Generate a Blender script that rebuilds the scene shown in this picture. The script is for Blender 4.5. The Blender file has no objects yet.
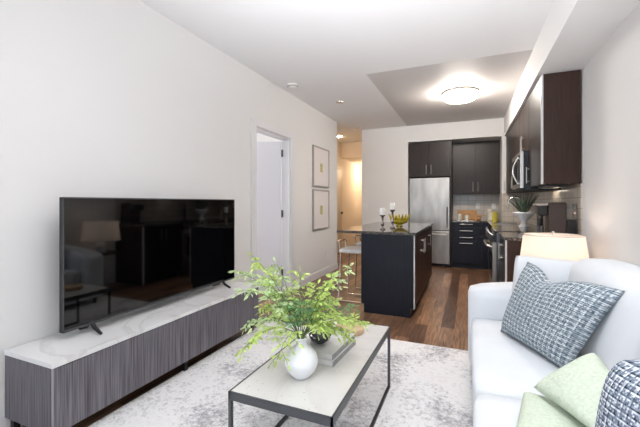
import bpy, bmesh, math, random
from mathutils import Vector, Matrix
random.seed(7)
SC = bpy.context.scene
COL = SC.collection
PI = math.pi

# ------------------------------------------------------------------ camera
cam_d = bpy.data.cameras.new('camera')
cam = bpy.data.objects.new('camera', cam_d)
COL.objects.link(cam)
cam.location = (0, 0, 1.25)
YAW = math.atan(148 / 348)
cam.rotation_euler = (PI / 2 , 0, YAW)
cam_d.sensor_width = 36
cam_d.lens = 348 * 36 / 640
cam_d.shift_y = -10.5 / 640
cam_d.clip_start = 0.02
SC.camera = cam

# ------------------------------------------------------------------ world, exposure
w = bpy.data.worlds.new('sky_light')
SC.world = w
w.use_nodes = True
bgn = w.node_tree.nodes['Background']
bgn.inputs[0].default_value = (0.75, 0.86, 1.0, 1)
bgn.inputs[1].default_value = 1.5
SC.view_settings.view_transform = 'Standard'
SC.view_settings.look = 'None'
SC.view_settings.gamma = 1
SC.view_settings.use_curve_mapping = False
SC.view_settings.exposure = 0.5

def light(name, kind, loc, power, col, rot=(0, 0, 0), size=None, size_y=None, radius=None, spread=None):
    d = bpy.data.lights.new(name, kind)
    d.energy = power
    d.color = col
    if kind == 'AREA':
        d.shape = 'RECTANGLE'
        d.size = size
        d.size_y = size_y or size
        if spread: d.spread = spread
    if radius is not None: d.shadow_soft_size = radius
    o = bpy.data.objects.new(name, d)
    o.location = loc
    o.rotation_euler = rot
    COL.objects.link(o)
    return o

# daylight entering through the big window behind the camera
light('window_daylight', 'AREA', (-0.7, -3.32, 1.5), 30, (0.82, 0.91, 1.0), (PI / 2, 0, 0), 3.0, 2.3)
# light thrown up on to the ceiling from behind the camera, an added fill with no fixture in the room
light('ceiling_bounce_fill', 'AREA', (-0.1, -0.9, 1.5), 58, (0.93, 0.96, 1.0), (PI - 0.9, 0, 0.12), 0.9, 0.9, spread=1.25)

# ------------------------------------------------------------------ materials
def lin(c):
    out = []
    for v in c:
        v = v / 255
        out.append(v / 12.92 if v <= 0.04045 else ((v + 0.055) / 1.055) ** 2.4)
    return tuple(out) + (1,)

def mat(name, col, rough=0.5, metal=0.0, spec=0.5, coat=0.0, emis=None, es=0.0, noise=0.0, nscale=8.0, bump=0.0, bscale=60.0, aniso=None):
    m = bpy.data.materials.new(name)
    m.use_nodes = True
    nt = m.node_tree
    b = nt.nodes['Principled BSDF']
    b.inputs['Base Color'].default_value = lin(col)
    b.inputs['Roughness'].default_value = rough
    b.inputs['Metallic'].default_value = metal
    b.inputs['Specular IOR Level'].default_value = spec
    b.inputs['Coat Weight'].default_value = coat
    if emis:
        b.inputs['Emission Color'].default_value = lin(emis)
        b.inputs['Emission Strength'].default_value = es
    tc = nt.nodes.new('ShaderNodeTexCoord')
    mp = nt.nodes.new('ShaderNodeMapping')
    nt.links.new(tc.outputs['Object'], mp.inputs[0])
    if aniso: mp.inputs['Scale'].default_value = aniso
    n = nt.nodes.new('ShaderNodeTexNoise')
    n.inputs['Scale'].default_value = nscale
    n.inputs['Detail'].default_value = 4
    nt.links.new(mp.outputs[0], n.inputs['Vector'])
    if noise > 0:
        mx = nt.nodes.new('ShaderNodeMix')
        mx.data_type = 'RGBA'
        c = lin(col)
        mx.inputs[6].default_value = tuple(v * (1 - noise) for v in c[:3]) + (1,)
        mx.inputs[7].default_value = tuple(min(1, v * (1 + noise)) for v in c[:3]) + (1,)
        cr = nt.nodes.new('ShaderNodeMapRange')
        cr.inputs[1].default_value = 0.3
        cr.inputs[2].default_value = 0.7
        nt.links.new(n.outputs[0], cr.inputs[0])
        nt.links.new(cr.outputs[0], mx.inputs[0])
        nt.links.new(mx.outputs[2], b.inputs['Base Color'])
    if bump > 0:
        n2 = nt.nodes.new('ShaderNodeTexNoise')
        n2.inputs['Scale'].default_value = bscale
        n2.inputs['Detail'].default_value = 3
        nt.links.new(mp.outputs[0], n2.inputs['Vector'])
        bp = nt.nodes.new('ShaderNodeBump')
        bp.inputs['Strength'].default_value = bump
        bp.inputs['Distance'].default_value = 0.01
        nt.links.new(n2.outputs[0], bp.inputs['Height'])
        nt.links.new(bp.outputs[0], b.inputs['Normal'])
    return m

def ramp(nt, src, stops):
    r = nt.nodes.new('ShaderNodeValToRGB')
    e = r.color_ramp.elements
    while len(e) < len(stops): e.new(0.5)
    for i, (p, c) in enumerate(stops):
        e[i].position = p
        e[i].color = lin(c)
    nt.links.new(src, r.inputs[0])
    return r

def texmap(nt, scale=(1, 1, 1), rot=(0, 0, 0), coord='Object'):
    tc = nt.nodes.new('ShaderNodeTexCoord')
    mp = nt.nodes.new('ShaderNodeMapping')
    mp.inputs['Scale'].default_value = scale
    mp.inputs['Rotation'].default_value = rot
    nt.links.new(tc.outputs[coord], mp.inputs[0])
    return mp.outputs[0]

M = {}
M['wall'] = mat('wall_paint', (224, 222, 220), 0.75, spec=0.2, bump=0.02, bscale=90)
M['wall_warm'] = mat('hall_wall_paint', (230, 218, 202), 0.75, spec=0.2, bump=0.02, bscale=90)
M['ceiling'] = mat('stippled_ceiling_paint', (240, 239, 239), 0.9, spec=0.1, bump=0.12, bscale=160)
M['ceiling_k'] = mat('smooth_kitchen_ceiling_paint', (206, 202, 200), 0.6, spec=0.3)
M['bulk'] = mat('bulkhead_paint', (236, 235, 234), 0.7, spec=0.2)
M['trim'] = mat('white_trim_paint', (222, 221, 223), 0.4)
M['door'] = mat('white_door_paint', (222, 221, 226), 0.45)
M['chrome'] = mat('chrome', (215, 213, 210), 0.15, 1.0)
M['nickel'] = mat('brushed_nickel', (205, 200, 195), 0.3, 1.0)
M['steel'] = mat('stainless_steel', (172, 167, 161), 0.36, 1.0, noise=0.2, nscale=3.0, aniso=(2.5, 1.2, 0.7))
M['steel_dark'] = mat('dark_stainless', (120, 120, 124), 0.3, 1.0)
M['black'] = mat('black_plastic', (16, 16, 18), 0.3)
M['blackm'] = mat('matte_black_plastic', (22, 23, 26), 0.5)
M['bglass'] = mat('black_glass', (8, 9, 12), 0.06, spec=0.6)
M['screen'] = mat('television_screen', (3, 3, 4), 0.04, spec=0.62)
M['gmetal'] = mat('dark_grey_metal', (84, 86, 90), 0.4, 0.6)
M['dmetal'] = mat('black_metal', (34, 34, 36), 0.4, 0.5)
M['edge'] = mat('pale_edge_banding', (205, 203, 203), 0.35)
M['edgeg'] = mat('grey_edge_banding', (150, 148, 150), 0.4)
M['ceramic'] = mat('white_ceramic', (238, 238, 240), 0.35, bump=0.02, bscale=20)
M['sofa'] = mat('white_sofa_fabric', (226, 229, 233), 0.95, spec=0.1, bump=0.12, bscale=260, noise=0.03, nscale=5)
M['green'] = mat('pale_green_fabric', (207, 217, 199), 0.95, spec=0.1, bump=0.5, bscale=75, noise=0.08, nscale=90)
M['blueb'] = mat('light_blue_fabric', (150, 180, 215), 0.9, spec=0.1)
M['bookc'] = mat('pale_grey_book_cover', (205, 204, 204), 0.5, noise=0.06, nscale=12)
M['booksp'] = mat('grey_book_spine', (150, 148, 148), 0.5, noise=0.2, nscale=40)
M['pages'] = mat('book_pages', (228, 226, 222), 0.8)
M['bowl'] = mat('black_bowl_glaze', (25, 30, 38), 0.15)
M['tan'] = mat('tan_wood', (205, 175, 140), 0.6, noise=0.12, nscale=6, aniso=(1, 6, 1))
M['board'] = mat('cutting_board_wood', (214, 160, 105), 0.55, noise=0.15, nscale=6, aniso=(1, 1, 10))
M['jar'] = mat('white_jar', (228, 222, 210), 0.35)
M['yellow'] = mat('yellow_tin', (214, 200, 84), 0.4)
M['candle'] = mat('white_candle_wax', (240, 236, 230), 0.5)
M['silver'] = mat('antique_silver', (150, 142, 135), 0.25, 1.0)
M['yglass'] = mat('yellow_green_glass', (190, 172, 50), 0.15, 0.2, noise=0.5, nscale=25)
def leaf_mat(name, col, noise, ns):
    m = mat(name, col, 0.5, noise=noise, nscale=ns)
    nt = m.node_tree; b = nt.nodes['Principled BSDF']; o = [n for n in nt.nodes if n.type == 'OUTPUT_MATERIAL'][0]
    t = nt.nodes.new('ShaderNodeBsdfTranslucent'); mx = nt.nodes.new('ShaderNodeMixShader'); mx.inputs[0].default_value = 0.35
    src = b.inputs['Base Color'].links[0].from_socket
    nt.links.new(src, t.inputs[0]); nt.links.new(b.outputs[0], mx.inputs[1]); nt.links.new(t.outputs[0], mx.inputs[2]); nt.links.new(mx.outputs[0], o.inputs[0])
    return m
M['leaf'] = leaf_mat('bright_green_leaf', (202, 222, 132), 0.2, 9)
M['leaf2'] = leaf_mat('pale_leaf', (206, 224, 172), 0.2, 9)
M['leaf3'] = leaf_mat('blue_green_leaf', (124, 168, 118), 0.25, 12)
M['stem'] = mat('green_stem', (112, 130, 76), 0.6)
M['spiky'] = mat('dark_spiky_leaf', (62, 78, 60), 0.5, noise=0.2, nscale=20)
M['soil'] = mat('soil', (60, 48, 38), 0.9)
M['brownp'] = mat('brown_metallic_plastic', (64, 52, 48), 0.35, 0.3)
M['stoolseat'] = mat('white_leatherette', (222, 220, 216), 0.45)
M['plate'] = mat('white_wall_plate', (228, 226, 222), 0.4)
M['frame'] = mat('silver_wood_frame', (172, 166, 162), 0.35, 0.3)
M['mount'] = mat('picture_mount_card', (222, 216, 214), 0.7)
M['print'] = mat('gold_green_botanical_print', (186, 178, 124), 0.6, noise=0.5, nscale=60)
M['dark_in'] = mat('dark_recess', (20, 18, 18), 0.8)
M['hdoor'] = mat('hall_door_paint', (226, 214, 196), 0.5)

def espresso(name, c1, c2, rough):
    m = mat(name, c1, rough, spec=0.28)
    nt = m.node_tree
    b = nt.nodes['Principled BSDF']
    v = texmap(nt, (26, 26, 1.6))
    n = nt.nodes.new('ShaderNodeTexNoise')
    n.inputs['Scale'].default_value = 3
    n.inputs['Detail'].default_value = 5
    nt.links.new(v, n.inputs['Vector'])
    r = ramp(nt, n.outputs[0], [(0.3, c1), (0.7, c2)])
    nt.links.new(r.outputs[0], b.inputs['Base Color'])
    return m
M['esp'] = espresso('espresso_wood_veneer', (30, 23, 20), (50, 38, 33), 0.36)
M['espside'] = espresso('brown_side_veneer', (48, 31, 24), (62, 42, 33), 0.45)
M['espdark'] = espresso('dark_veneer_blue_reflection', (19, 21, 30), (28, 31, 42), 0.38)  # bluish reflection of the window is put into the dark veneer colour
M['greywood'] = espresso('grey_streaked_wood', (64, 61, 66), (126, 122, 128), 0.5)
for _n in M['greywood'].node_tree.nodes:
    if _n.type == 'MAPPING' and tuple(round(q, 1) for q in _n.inputs['Scale'].default_value) == (26, 26, 1.6): _n.inputs['Scale'].default_value = (55, 42, 0.9)
M['greywood'].node_tree.nodes['Principled BSDF'].inputs['Specular IOR Level'].default_value = 0.3

def granite():
    m = mat('dark_speckled_granite', (50, 47, 46), 0.08, spec=0.7)
    nt = m.node_tree
    b = nt.nodes['Principled BSDF']
    v = texmap(nt)
    n = nt.nodes.new('ShaderNodeTexVoronoi')
    n.inputs['Scale'].default_value = 160
    nt.links.new(v, n.inputs['Vector'])
    r = ramp(nt, n.outputs['Color'], [(0.15, (24, 22, 22)), (0.6, (72, 66, 62)), (0.85, (120, 112, 104))])
    nt.links.new(r.outputs[0], b.inputs['Base Color'])
    return m
M['granite'] = granite()

def marble(name, base, vein, vscale, speck=False):
    m = mat(name, base, 0.28)
    nt = m.node_tree
    b = nt.nodes['Principled BSDF']
    v = texmap(nt, (1, 1, 1), (0, 0, 0.6))
    n = nt.nodes.new('ShaderNodeTexNoise')
    n.inputs['Scale'].default_value = vscale
    n.inputs['Detail'].default_value = 6
    n.inputs['Distortion'].default_value = 1.6
    nt.links.new(v, n.inputs['Vector'])
    r = ramp(nt, n.outputs[0], [(0.44, base), (0.495, vein), (0.51, base), (0.75, tuple(x - 6 for x in base))])
    out = r.outputs[0]
    if speck:
        vo = nt.nodes.new('ShaderNodeTexVoronoi')
        vo.inputs['Scale'].default_value = 38
        nt.links.new(v, vo.inputs['Vector'])
        n2 = nt.nodes.new('ShaderNodeTexNoise')
        n2.inputs['Scale'].default_value = 5
        nt.links.new(v, n2.inputs['Vector'])
        gt = nt.nodes.new('ShaderNodeMath'); gt.operation = 'LESS_THAN'; gt.inputs[1].default_value = 0.13
        nt.links.new(vo.outputs['Distance'], gt.inputs[0])
        g2 = nt.nodes.new('ShaderNodeMath'); g2.operation = 'GREATER_THAN'; g2.inputs[1].default_value = 0.52
        nt.links.new(n2.outputs[0], g2.inputs[0])
        mu = nt.nodes.new('ShaderNodeMath'); mu.operation = 'MULTIPLY'
        nt.links.new(gt.outputs[0], mu.inputs[0]); nt.links.new(g2.outputs[0], mu.inputs[1])
        m2 = nt.nodes.new('ShaderNodeMath'); m2.operation = 'MULTIPLY'; m2.inputs[1].default_value = 0.6
        nt.links.new(mu.outputs[0], m2.inputs[0])
        mx = nt.nodes.new('ShaderNodeMix'); mx.data_type = 'RGBA'
        nt.links.new(m2.outputs[0], mx.inputs[0])
        nt.links.new(out, mx.inputs[6])
        mx.inputs[7].default_value = lin((140, 128, 118))
        out = mx.outputs[2]
    nt.links.new(out, b.inputs['Base Color'])
    return m
M['marble'] = marble('white_veined_marble', (222, 221, 220), (204, 202, 200), 1.6)
M['marble2'] = marble('speckled_off_white_stone', (214, 211, 207), (207, 204, 200), 1.2, True)

def floor_mat():
    m = mat('brown_plank_floor', (110, 75, 52), 0.3, spec=0.45)
    nt = m.node_tree
    b = nt.nodes['Principled BSDF']
    v = texmap(nt, (1, 1, 1), (0, 0, PI / 2))
    br = nt.nodes.new('ShaderNodeTexBrick')
    br.inputs['Scale'].default_value = 1
    br.inputs['Brick Width'].default_value = 1.1
    br.inputs['Row Height'].default_value = 0.125
    br.inputs['Mortar Size'].default_value = 0.0012
    br.inputs['Mortar Smooth'].default_value = 0.1
    br.offset = 0.37
    br.inputs['Color1'].default_value = lin((98, 70, 54))
    br.inputs['Color2'].default_value = lin((184, 142, 110))
    br.inputs['Mortar'].default_value = lin((46, 30, 22))
    nt.links.new(v, br.inputs['Vector'])
    v2 = texmap(nt, (34, 2.0, 1))
    n = nt.nodes.new('ShaderNodeTexNoise')
    n.inputs['Scale'].default_value = 2
    n.inputs['Detail'].default_value = 6
    n.inputs['Distortion'].default_value = 0.8
    nt.links.new(v2, n.inputs['Vector'])
    r = ramp(nt, n.outputs[0], [(0.3, (135, 126, 122)), (0.7, (255, 252, 248))])
    mx = nt.nodes.new('ShaderNodeMix'); mx.data_type = 'RGBA'; mx.blend_type = 'MULTIPLY'
    mx.inputs[0].default_value = 1
    nt.links.new(br.outputs[0], mx.inputs[6])
    nt.links.new(r.outputs[0], mx.inputs[7])
    nt.links.new(mx.outputs[2], b.inputs['Base Color'])
    return m
M['floor'] = floor_mat()

def rug_mat():
    m = mat('distressed_pale_rug', (225, 223, 223), 1.0, spec=0.05)
    nt = m.node_tree
    b = nt.nodes['Principled BSDF']
    v = texmap(nt)
    n = nt.nodes.new('ShaderNodeTexNoise')
    n.inputs['Scale'].default_value = 42; n.inputs['Detail'].default_value = 5; n.inputs['Roughness'].default_value = 0.75
    nt.links.new(v, n.inputs['Vector'])
    n2 = nt.nodes.new('ShaderNodeTexNoise')
    n2.inputs['Scale'].default_value = 2.6; n2.inputs['Detail'].default_value = 3
    nt.links.new(v, n2.inputs['Vector'])
    ad = nt.nodes.new('ShaderNodeMath'); ad.operation = 'MULTIPLY_ADD'
    ad.inputs[1].default_value = 0.55
    nt.links.new(n2.outputs[0], ad.inputs[0]); 
    sc = nt.nodes.new('ShaderNodeMath'); sc.operation = 'MULTIPLY'; sc.inputs[1].default_value = 0.75
    nt.links.new(n.outputs[0], sc.inputs[0]); nt.links.new(sc.outputs[0], ad.inputs[2])
    r = ramp(nt, ad.outputs[0], [(0.52, (168, 165, 169)), (0.59, (208, 206, 207)), (0.68, (236, 235, 235)), (0.85, (222, 218, 215))])
    nt.links.new(r.outputs[0], b.inputs['Base Color'])
    bp = nt.nodes.new('ShaderNodeBump'); bp.inputs['Strength'].default_value = 0.35; bp.inputs['Distance'].default_value = 0.006
    nt.links.new(n.outputs[0], bp.inputs['Height']); nt.links.new(bp.outputs[0], b.inputs['Normal'])
    return m
M['rug'] = rug_mat()

def tile_mat(name, rot):
    m = mat(name, (196, 184, 170), 0.22)
    nt = m.node_tree
    b = nt.nodes['Principled BSDF']
    v = texmap(nt, (1, 1, 1), rot)
    br = nt.nodes.new('ShaderNodeTexBrick')
    br.offset = 0
    br.inputs['Scale'].default_value = 1
    br.inputs['Brick Width'].default_value = 0.15
    br.inputs['Row Height'].default_value = 0.1
    br.inputs['Mortar Size'].default_value = 0.003
    br.inputs['Color1'].default_value = lin((186, 175, 163))
    br.inputs['Color2'].default_value = lin((196, 186, 174))
    br.inputs['Mortar'].default_value = lin((140, 130, 120))
    nt.links.new(v, br.inputs['Vector'])
    nt.links.new(br.outputs[0], b.inputs['Base Color'])
    return m
M['tile_y'] = tile_mat('beige_backsplash_tile', (PI / 2, 0, 0))          # faces -y: use x,z
M['tile_x'] = tile_mat('beige_side_backsplash_tile', (PI / 2, 0, PI / 2))
def fix_tile(m, sw):
    nt = m.node_tree
    br = [n for n in nt.nodes if n.type == 'TEX_BRICK'][0]
    tc = nt.nodes.new('ShaderNodeTexCoord'); sp = nt.nodes.new('ShaderNodeSeparateXYZ'); cb = nt.nodes.new('ShaderNodeCombineXYZ')
    nt.links.new(tc.outputs['Object'], sp.inputs[0])
    nt.links.new(sp.outputs[sw], cb.inputs[0]); nt.links.new(sp.outputs[2], cb.inputs[1])
    nt.links.new(cb.outputs[0], br.inputs['Vector'])
fix_tile(M['tile_y'], 0); fix_tile(M['tile_x'], 1)

def tweed(name, n_cells, dark, mid, light_c, thr, period):
    m = mat(name, mid, 0.95, spec=0.1)
    nt = m.node_tree
    b = nt.nodes['Principled BSDF']
    uv = nt.nodes.new('ShaderNodeTexCoord')
    sc = nt.nodes.new('ShaderNodeVectorMath'); sc.operation = 'SCALE'; sc.inputs['Scale'].default_value = n_cells
    nt.links.new(uv.outputs['UV'], sc.inputs[0])
    fl = nt.nodes.new('ShaderNodeVectorMath'); fl.operation = 'FLOOR'
    nt.links.new(sc.outputs[0], fl.inputs[0])
    wn = nt.nodes.new('ShaderNodeTexWhiteNoise'); wn.noise_dimensions = '2D'
    nt.links.new(fl.outputs[0], wn.inputs['Vector'])
    sp = nt.nodes.new('ShaderNodeSeparateXYZ')
    nt.links.new(fl.outputs[0], sp.inputs[0])
    tot = None
    for ax, per, wgt in ((0, period, 0.17), (1, period, 0.20), (1, 2, 0.20), (0, 2, 0.10)):
        md = nt.nodes.new('ShaderNodeMath'); md.operation = 'MODULO'; md.inputs[1].default_value = per
        nt.links.new(sp.outputs[ax], md.inputs[0])
        lt = nt.nodes.new('ShaderNodeMath'); lt.operation = 'LESS_THAN'; lt.inputs[1].default_value = per / 2 - 0.01
        nt.links.new(md.outputs[0], lt.inputs[0])
        mu = nt.nodes.new('ShaderNodeMath'); mu.operation = 'MULTIPLY'; mu.inputs[1].default_value = wgt
        nt.links.new(lt.outputs[0], mu.inputs[0])
        if tot is None: tot = mu.outputs[0]
        else:
            a = nt.nodes.new('ShaderNodeMath'); a.operation = 'ADD'
            nt.links.new(tot, a.inputs[0]); nt.links.new(mu.outputs[0], a.inputs[1]); tot = a.outputs[0]
    ma = nt.nodes.new('ShaderNodeMath'); ma.operation = 'MULTIPLY_ADD'; ma.inputs[1].default_value = 0.42
    nt.links.new(wn.outputs['Value'], ma.inputs[0]); nt.links.new(tot, ma.inputs[2])
    r = ramp(nt, ma.outputs[0], [(0.0, light_c), (thr, light_c), (thr + 0.25, mid), (0.95, dark)])
    nt.links.new(r.outputs[0], b.inputs['Base Color'])
    bp = nt.nodes.new('ShaderNodeBump'); bp.inputs['Strength'].default_value = 0.3; bp.inputs['Distance'].default_value = 0.004
    nt.links.new(ma.outputs[0], bp.inputs['Height']); nt.links.new(bp.outputs[0], b.inputs['Normal'])
    return m
M['tweed'] = tweed('blue_grey_tweed', 96, (78, 91, 104), (152, 164, 172), (222, 227, 229), 0.27, 5)
M['tweed2'] = tweed('navy_and_white_tweed', 84, (38, 46, 64), (130, 142, 158), (226, 231, 236), 0.26, 4)

def shade_mat():
    m = bpy.data.materials.new('linen_lamp_shade')
    m.use_nodes = True
    nt = m.node_tree
    nt.nodes.clear()
    o = nt.nodes.new('ShaderNodeOutputMaterial')
    d = nt.nodes.new('ShaderNodeBsdfDiffuse'); t = nt.nodes.new('ShaderNodeBsdfTranslucent'); mx = nt.nodes.new('ShaderNodeMixShader')
    n = nt.nodes.new('ShaderNodeTexNoise'); n.inputs['Scale'].default_value = 120
    r = ramp(nt, n.outputs[0], [(0.3, (226, 216, 208)), (0.7, (240, 231, 224))])
    nt.links.new(r.outputs[0], d.inputs[0]); nt.links.new(r.outputs[0], t.inputs[0])
    mx.inputs[0].default_value = 0.5
    nt.links.new(d.outputs[0], mx.inputs[1]); nt.links.new(t.outputs[0], mx.inputs[2]); nt.links.new(mx.outputs[0], o.inputs[0])
    return m
M['shade'] = shade_mat()
def emis(name, col, s):
    return mat(name, (240, 236, 228), 0.4, emis=col, es=s)
M['diffuser'] = emis('lit_glass_diffuser', (255, 245, 234), 78.0)
M['spot'] = emis('lit_downlight', (255, 214, 165), 130.0)
M['bulb'] = emis('lit_bulb', (255, 214, 165), 18.0)
def glass(name, col, rough=0.02):
    m = mat(name, col, rough)
    m.node_tree.nodes['Principled BSDF'].inputs['Transmission Weight'].default_value = 0.95
    m.node_tree.nodes['Principled BSDF'].inputs['IOR'].default_value = 1.2
    return m
M['clear'] = glass('clear_plastic', (205, 205, 205))
def pane_mat():
    m = bpy.data.materials.new('window_glass')
    m.use_nodes = True
    nt = m.node_tree; nt.nodes.clear()
    o = nt.nodes.new('ShaderNodeOutputMaterial'); t = nt.nodes.new('ShaderNodeBsdfTransparent'); g = nt.nodes.new('ShaderNodeBsdfGlossy')
    g.inputs['Roughness'].default_value = 0.02
    mx = nt.nodes.new('ShaderNodeMixShader'); mx.inputs[0].default_value = 0.06
    nt.links.new(t.outputs[0], mx.inputs[1]); nt.links.new(g.outputs[0], mx.inputs[2]); nt.links.new(mx.outputs[0], o.inputs[0])
    return m
M['pane'] = pane_mat()

# ------------------------------------------------------------------ geometry helpers
ORIG = {}
def link(name, bm, m, parent=None, smooth=False, bevel=0.0, kind=None, label=None, sub=0):
    if parent is not None:
        off = ORIG.get(parent.name, Vector((0, 0, 0)))
        bmesh.ops.translate(bm, verts=bm.verts, vec=-off)
    bmesh.ops.recalc_face_normals(bm, faces=bm.faces)
    me = bpy.data.meshes.new(name)
    bm.to_mesh(me)
    bm.free()
    ms = m if isinstance(m, (list, tuple)) else [m]
    for x in ms: me.materials.append(x)
    if smooth:
        for p in me.polygons: p.use_smooth = True
        if smooth == 'auto':
            me.set_sharp_from_angle(angle=math.radians(40))
    o = bpy.data.objects.new(name, me)
    COL.objects.link(o)
    if parent is not None:
        o.parent = parent
        ORIG[o.name] = ORIG.get(parent.name, Vector((0, 0, 0)))
    if bevel:
        b = o.modifiers.new('bevel', 'BEVEL')
        b.width = bevel; b.segments = 2; b.limit_method = 'ANGLE'
    if sub:
        s = o.modifiers.new('subdivision', 'SUBSURF'); s.levels = sub; s.render_levels = sub
    if kind: o['kind'] = kind
    if label: o['label'] = label
    return o

def thing(name, label, cat, loc, rotz=0, group=None, local=False):
    o = bpy.data.objects.new(name, None)
    COL.objects.link(o)
    o.empty_display_size = 0.1
    o.location = loc
    o.rotation_euler = (0, 0, rotz)
    o['label'] = label
    o['category'] = cat
    if group: o['group'] = group
    ORIG[o.name] = Vector((0, 0, 0)) if local else Vector(loc)
    return o

def tag(o, label, cat, group=None):
    o['label'] = label; o['category'] = cat
    if group: o['group'] = group
    return o

def B():
    return bmesh.new()
def box(bm, x0, x1, y0, y1, z0, z1):
    vs = [bm.verts.new((x, y, z)) for z in (z0, z1) for y in (y0, y1) for x in (x0, x1)]
    for f in ((0, 2, 3, 1), (4, 5, 7, 6), (0, 1, 5, 4), (2, 6, 7, 3), (0, 4, 6, 2), (1, 3, 7, 5)):
        bm.faces.new([vs[i] for i in f])
    return bm
def BX(*a):
    return box(B(), *a)
def tube(bm, pts, r, n=10, cap=True):
    pts = [Vector(p) for p in pts]
    rs = r if isinstance(r, (list, tuple)) else [r] * len(pts)
    rings = []
    t0 = (pts[1] - pts[0]).normalized()
    ref = Vector((0, 0, 1)) if abs(t0.z) < 0.9 else Vector((1, 0, 0))
    nrm = t0.cross(ref).normalized()
    for i, p in enumerate(pts):
        if i == 0: t = pts[1] - pts[0]
        elif i == len(pts) - 1: t = pts[-1] - pts[-2]
        else: t = (pts[i + 1] - pts[i]).normalized() + (pts[i] - pts[i - 1]).normalized()
        t = t.normalized()
        nrm = (nrm - t * nrm.dot(t)).normalized()
        bn = t.cross(nrm)
        rings.append([bm.verts.new(p + (nrm * math.cos(a) + bn * math.sin(a)) * rs[i]) for a in [2 * PI * k / n for k in range(n)]])
    for a, b in zip(rings[:-1], rings[1:]):
        for k in range(n):
            bm.faces.new((a[k], a[(k + 1) % n], b[(k + 1) % n], b[k]))
    if cap:
        bm.faces.new(rings[0][::-1]); bm.faces.new(rings[-1])
    return bm
def lathe(bm, prof, c=(0, 0, 0), n=28, scale=(1, 1)):
    rings = []
    for r, z in prof:
        if r < 1e-5:
            rings.append([bm.verts.new((c[0], c[1], c[2] + z))])
        else:
            rings.append([bm.verts.new((c[0] + r * scale[0] * math.cos(2 * PI * k / n), c[1] + r * scale[1] * math.sin(2 * PI * k / n), c[2] + z)) for k in range(n)])
    for a, b in zip(rings[:-1], rings[1:]):
        if len(a) == 1 and len(b) == 1: continue
        for k in range(n):
            k2 = (k + 1) % n
            if len(a) == 1: bm.faces.new((a[0], b[k], b[k2]))
            elif len(b) == 1: bm.faces.new((a[k], a[k2], b[0]))
            else: bm.faces.new((a[k], a[k2], b[k2], b[k]))
    return bm
def bar_handle(axis, c, length, out, r=0.006):
    """bar handle centred at c, running along axis 'x','y' or 'z', standing off by vector out"""
    bm = B()
    ax = {'x': Vector((1, 0, 0)), 'y': Vector((0, 1, 0)), 'z': Vector((0, 0, 1))}[axis]
    c = Vector(c); out = Vector(out)
    a = c + out - ax * length / 2; b = c + out + ax * length / 2
    tube(bm, [a, b], r)
    for s in (-0.38, 0.38):
        p = c + ax * length * s
        tube(bm, [p, p + out], r * 0.9)
    return bm

def struct(name, bm, m, **k):
    return link(name, bm, m, kind='structure', **k)

# ------------------------------------------------------------------ room shell
XL, XR, YB, YN, ZC = -2.30, 0.945, 7.10, -3.35, 2.79
box_floor = BX(-5.2, 1.1, -3.5, 12.6, -0.1, 0)
struct('floor', box_floor, M['floor'])
# ceiling: stippled living part around the smooth kitchen panel
bm = B()
box(bm, -5.2, -1.12, -3.5, 12.6, ZC, ZC + 0.1)
box(bm, -1.12, 1.1, -3.5, 4.05, ZC, ZC + 0.1)
box(bm, -1.12, 1.1, YB, 12.6, ZC, ZC + 0.1)
struct('ceiling', bm, M['ceiling'])
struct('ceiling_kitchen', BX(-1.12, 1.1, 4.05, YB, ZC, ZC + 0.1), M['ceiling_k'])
# left wall with doorway (opening y 3.47..4.33, z to 2.16)
bm = B()
DY0, DY1, DZ = 3.47, 4.33, 2.15
box(bm, XL - 0.12, XL, -3.5, DY0, 0, ZC)
box(bm, XL - 0.12, XL, DY1, 6.25, 0, ZC)
box(bm, XL - 0.12, XL, DY0, DY1, DZ, ZC)
struct('wall_left', bm, M['wall'])
bm = B()
box(bm, XR, XR + 0.12, -3.5, 7.9, 0, ZC)
struct('wall_right', bm, M['wall'])
# wall behind kitchen with the alcove
AX0, AX1, AZ = -1.105, 0.565, 2.465
bm = B()
box(bm, -2.06, AX0, YB, YB + 0.8, 0, ZC)
box(bm, AX1, XR, YB, YB + 0.8, 0, ZC)
box(bm, AX0, AX1, YB, YB + 0.8, AZ, ZC)
box(bm, AX0, AX1, YB + 0.8, YB + 0.9, 0, ZC)
box(bm, -2.06, -1.95, YB + 0.8, 12.5, 0, ZC)
struct('wall_back', bm, M['wall'])
# hall
bm = B()
box(bm, -3.10, -3.0, 6.25, 12.5, 0, ZC)
box(bm, -3.10, XL - 0.12, 6.13, 6.25, 0, ZC)
struct('wall_hall', bm, M['wall_warm'])
struct('wall_hall_end', BX(-3.0, -2.06, 12.0, 12.1, 0, ZC), M['wall_warm'])
struct('trim_6', BX(-3.0, -2.06, 8.45, 12.0, 2.40, ZC), M['wall_warm'])
# bedroom behind the doorway
bm = B()
box(bm, -5.2, -5.1, 1.5, 6.25, 0, ZC)
box(bm, -5.1, -3.1, 6.13, 6.25, 0, ZC)
box(bm, -5.1, XL - 0.12, 1.5, 1.6, 0, ZC)
struct('wall_bedroom', bm, M['wall'])
# wall behind the camera with the big window
bm = B()
box(bm, XL, -2.15, YN - 0.12, YN, 0, ZC)
box(bm, 0.75, XR, YN - 0.12, YN, 0, ZC)
box(bm, -2.15, 0.75, YN - 0.12, YN, 0, 0.3)
box(bm, -2.15, 0.75, YN - 0.12, YN, 2.65, ZC)
struct('wall_window', bm, M['wall'])
bm = B()
for x0, x1 in ((-2.15, -2.09), (-0.73, -0.67), (0.69, 0.75)): box(bm, x0, x1, YN - 0.1, YN - 0.04, 0.3, 2.65)
for z0, z1 in ((0.3, 0.36), (2.59, 2.65)): box(bm, -2.15, 0.75, YN - 0.1, YN - 0.04, z0, z1)
wf = struct('window_1', bm, M['trim'])
link('window_glass', BX(-2.1, 0.7, YN - 0.075, YN - 0.07, 0.35, 2.6), M['pane'], wf)

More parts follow.
